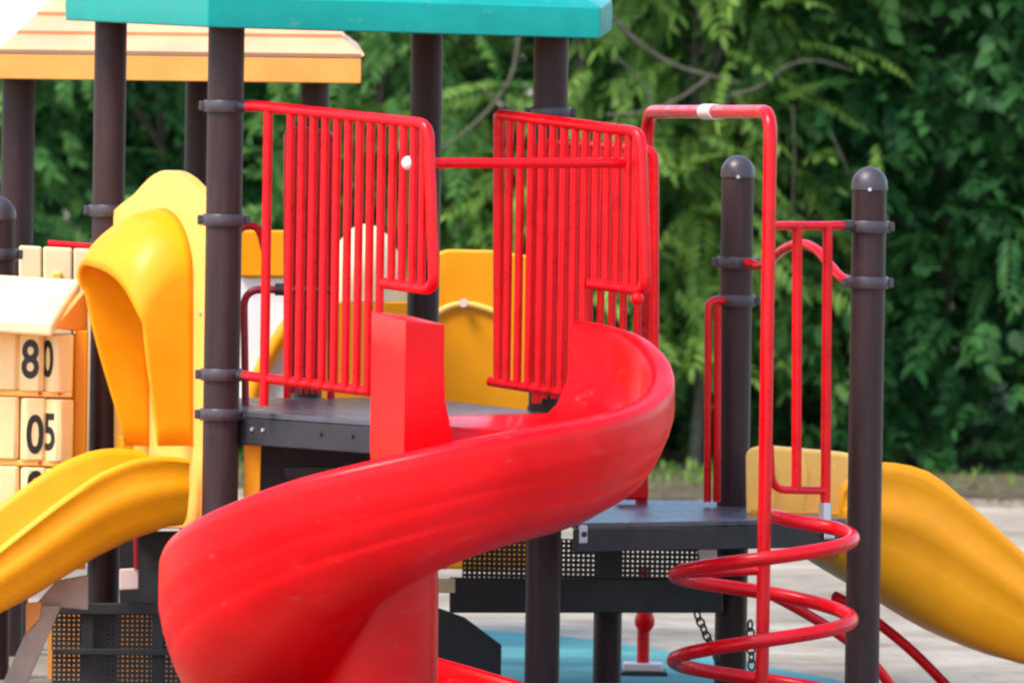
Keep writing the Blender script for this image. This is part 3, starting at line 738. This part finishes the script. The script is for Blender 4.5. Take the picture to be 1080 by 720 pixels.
def foliage(cx, cy, rx, ry, z0, z1, nclump, nfr, kinds, front=.55, fscale=1.0, seed=0):
    r = np.random.default_rng(seed); VV = []; cl_pts = []
    for c in range(nclump):
        a = r.uniform(0, 2*math.pi); 
        if r.random() < front: a = r.normal(-math.pi/2, .75)
        z = r.uniform(z0, z1); prof = (1-.35*((z-z0)/(z1-z0)-.35)**2*2)
        k = r.uniform(.45,1.0)**.5*prof
        c0 = np.array([cx+rx*k*math.cos(a), cy+ry*k*math.sin(a), z]); cl_pts.append((c0, a))
        size = r.uniform(.6,1.25)
        for f in range(int(nfr*size)):
            t = FR[kinds[int(r.integers(len(kinds)))]][int(r.integers(5))]*r.uniform(.75,1.3)*fscale
            yaw = a + r.normal(0, .9); pit = r.normal(.25, .45); rol = r.normal(0,.5)
            cy_, sy_ = math.cos(yaw), math.sin(yaw); cp_, sp2 = math.cos(pit), math.sin(pit); c3, s3 = math.cos(rol), math.sin(rol)
            Rx = np.array([[1,0,0],[0,c3,-s3],[0,s3,c3]]); Ry = np.array([[cp_,0,sp2],[0,1,0],[-sp2,0,cp_]]); Rz = np.array([[cy_,-sy_,0],[sy_,cy_,0],[0,0,1]])
            off = r.normal(0, [.17*size,.15*size,.12*size])
            VV.append(t @ (Rz@Ry@Rx).T + c0 + off)
    V = np.concatenate(VV); V[:,2] = np.maximum(V[:,2], .02)
    return V, cl_pts
def leaf_mesh(name, V, m, parent, o):
    n = len(V)//6; me = bpy.data.meshes.new(name)
    V = V - np.array(o)
    me.vertices.add(len(V)); me.vertices.foreach_set('co', V.astype(np.float32).ravel())
    base = np.arange(n)*6
    loops = np.stack([base,base+1,base+2, base+1,base+3,base+4,base+2, base+3,base+5,base+4],1).ravel()
    me.loops.add(len(loops)); me.loops.foreach_set('vertex_index', loops.astype(np.int32))
    starts = (np.arange(n)[:,None]*10 + np.array([0,3,7])).ravel(); tot = np.tile([3,4,3], n)
    me.polygons.add(len(starts)); me.polygons.foreach_set('loop_start', starts.astype(np.int32)); me.polygons.foreach_set('loop_total', tot.astype(np.int32))
    me.update(calc_edges=True); me.validate(); me.materials.append(m)
    ob = bpy.data.objects.new(name, me); COL.objects.link(ob)
    if parent is not None: ob.parent = parent
    return ob
def tree(px, Y, rx, ry, z0, z1, ncl, nfr, kinds, lm, label, seed, name='shrub_tree', cat='tree', fscale=1.0, limbs=9):
    x = (px-540)*Y/F; o = (x, Y, 0)
    t = thing(name, label, cat, o, 'trees along the back of the playground')
    V, cl_ = foliage(x, Y, rx, ry, z0, z1, ncl, nfr, kinds, seed=seed, fscale=fscale)
    leaf_mesh('crown', V, lm, t, o)
    rr = random.Random(seed); mb = MB()
    mb.tube(spline([(x,Y,0),(x+.03,Y+.02,z1*.25),(x-.03,Y,z1*.5),(x+.02,Y+.03,z1*.8)], 5), [.03-.022*i/15 for i in range(16)], 9)
    mb.build('trunk', BARK, t)
    for c0, a in rr.sample(cl_, min(limbs, len(cl_))):
        zb = max(.15, c0[2]*.65); s = Vector((x, Y, zb)); e_ = Vector(c0); mid = (s+e_)/2 + Vector((rr.uniform(-.1,.1), rr.uniform(-.1,.1), .12))
        pp = spline([s, mid, e_], 5)
        MB().tube(pp, [.02-.015*i/(len(pp)-1) for i in range(len(pp))], 6).build('limb', BARK, t)
    return t
tree(-60, 66.4, .75, .7, .1, 3.4, 80, 13, ['pinnate','broad'], LEAF_M, 'mid green tree at the far left, seen under the orange roof', 1)
tree(170, 66.9, .7, .7, .1, 3.4, 80, 13, ['broad','pinnate'], LEAF_D, 'darker green tree seen between the two left brown posts', 2)
tree(400, 66.3, .65, .6, .1, 3.4, 70, 13, ['pinnate'], LEAF_M, 'feathery green tree behind the left barred rail and teal roof', 3)
ct = tree(610, 66.0, .6, .5, .35, 3.4, 46, 11, ['pinnate'], LEAF_L, 'pale yellow-green feathery tree with bare twigs behind the right barred rail', 4)
tree(735, 65.9, .38, .3, .9, 3.4, 30, 10, ['pinnate'], LEAF_L, 'slender light green feathery tree drooping behind the red overhead arch', 12, fscale=1.15)
tree(800, 66.6, .7, .65, .1, 3.4, 80, 13, ['broad','pinnate'], LEAF_M, 'leafy green tree behind the two dome-capped posts', 5)
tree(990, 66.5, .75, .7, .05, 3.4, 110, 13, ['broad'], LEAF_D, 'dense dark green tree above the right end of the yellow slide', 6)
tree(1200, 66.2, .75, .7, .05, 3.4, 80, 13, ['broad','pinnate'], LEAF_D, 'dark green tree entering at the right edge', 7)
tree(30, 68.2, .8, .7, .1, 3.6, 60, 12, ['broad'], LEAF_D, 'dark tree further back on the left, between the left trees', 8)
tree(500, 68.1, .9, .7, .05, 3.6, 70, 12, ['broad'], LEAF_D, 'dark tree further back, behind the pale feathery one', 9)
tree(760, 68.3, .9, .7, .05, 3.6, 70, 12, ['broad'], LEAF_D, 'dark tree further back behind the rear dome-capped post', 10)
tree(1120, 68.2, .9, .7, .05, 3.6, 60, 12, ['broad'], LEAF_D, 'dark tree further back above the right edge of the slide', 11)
# bare grey twigs of the pale tree
def twig(pts, d, r0_, r1_):
    pp = spline([P(x,y,d+i*.02) for i,(x,y) in enumerate(pts)], 7)
    MB().tube(pp, [.7*(r0_+(r1_-r0_)*i/(len(pp)-1)) for i in range(len(pp))], 7).build('branch', BARK, ct)
D1 = 65.35-Y0
twig([(548,30),(541,75),(522,108),(492,138),(462,158)], D1, .014, .009)
twig([(640,10),(668,40),(706,66),(748,80),(780,88)], D1, .017, .011)
twig([(510,95),(560,130),(600,165)], D1, .008, .005)
twig([(748,82),(716,104),(680,118),(640,121)], D1, .012, .008)
twig([(770,100),(800,92),(830,70),(862,64),(900,75)], D1, .010, .006)
twig([(650,60),(680,92),(694,140)], D1, .007, .005)
# bare hanging stems at right
twig([(836,110),(838,170),(835,228)], D1, .005, .004)
twig([(876,140),(890,170),(896,186)], D1, .006, .004)
# deep thicket behind everything
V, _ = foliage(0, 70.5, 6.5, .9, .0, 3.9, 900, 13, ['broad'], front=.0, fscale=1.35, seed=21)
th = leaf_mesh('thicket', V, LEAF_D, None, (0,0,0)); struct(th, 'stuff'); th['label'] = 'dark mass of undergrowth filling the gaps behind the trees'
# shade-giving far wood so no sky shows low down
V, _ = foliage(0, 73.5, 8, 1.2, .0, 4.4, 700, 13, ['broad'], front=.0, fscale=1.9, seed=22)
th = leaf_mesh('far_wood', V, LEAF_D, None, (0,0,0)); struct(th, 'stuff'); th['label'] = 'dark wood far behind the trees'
# grass tufts along the edge of the earth
V = []
for i in range(2600):
    x = rng.uniform(-3.2,3.2); y = 63.9+rng.uniform(0,1.9) ; h = rng.uniform(.015,.055)
    if abs(x-.65) < .35: h *= 1.5
    elif rng.random() < .6: continue
    a = rng.uniform(0,6.28); d = np.array([.35*math.cos(a), .35*math.sin(a), .93]); s = np.array([-math.sin(a), math.cos(a), 0])
    V += leaf_quad(np.array([x,y,.008]), d, s, d*0+np.array([0,0,1.]), h, .012, .2)
gr = leaf_mesh('grass', np.array(V), LEAF_L, None, (0,0,0)); struct(gr, 'stuff'); gr['label'] = 'short grass tufts along the foot of the trees'
# fallen leaves
V = []
for i in range(900):
    x = rng.uniform(-3.2,3.2); y = 62.2+abs(rng.normal(0,1.6)); a = rng.uniform(0,6.28)
    d = np.array([math.cos(a), math.sin(a), .1]); s = np.array([-math.sin(a), math.cos(a), .1])
    V += leaf_quad(np.array([x,y,.014]), d, s, np.array([0,0,1.]), rng.uniform(.04,.08), .03, -.1)
LIT = leafmat('dry_leaf', (.1,.06,.03), (.2,.14,.07), (.3,.22,.1))
fl = leaf_mesh('leaf_litter', np.array(V), LIT, None, (0,0,0)); struct(fl, 'stuff'); fl['label'] = 'dry fallen leaves on the earth below the trees'

# ------------------------------------------------------------------ light
SUN = Vector((-.62,-.52,1.2)).normalized()
w = bpy.data.worlds.new('World'); scn.world = w; w.use_nodes = True; nt = w.node_tree
bg = nt.nodes['Background']; sky = nt.nodes.new('ShaderNodeTexSky'); sky.sky_type = 'NISHITA'; sky.sun_disc = False
el = math.asin(SUN.z); sky.sun_elevation = el; sky.sun_rotation = math.atan2(SUN.x, SUN.y); sky.dust_density = 1.2; sky.air_density = 1.0
nt.links.new(sky.outputs[0], bg.inputs[0]); bg.inputs[1].default_value = .15
sl = bpy.data.lights.new('sun', 'SUN'); sl.energy = 1.5; sl.angle = R(22); sl.color = (1,.95,.87)
so = bpy.data.objects.new('sun', sl); COL.objects.link(so); so.rotation_euler = SUN.to_track_quat('Z','Y').to_euler()
so.location = (0,40,20)
scn.view_settings.view_transform = 'Standard'; scn.view_settings.look = 'None'; scn.view_settings.exposure = 1.65; scn.view_settings.gamma = 1
scn.cycles.filter_width = 2.4
scn.cycles.max_bounces = 8
for o in bpy.data.objects:
    if '_o' in o: del o['_o']
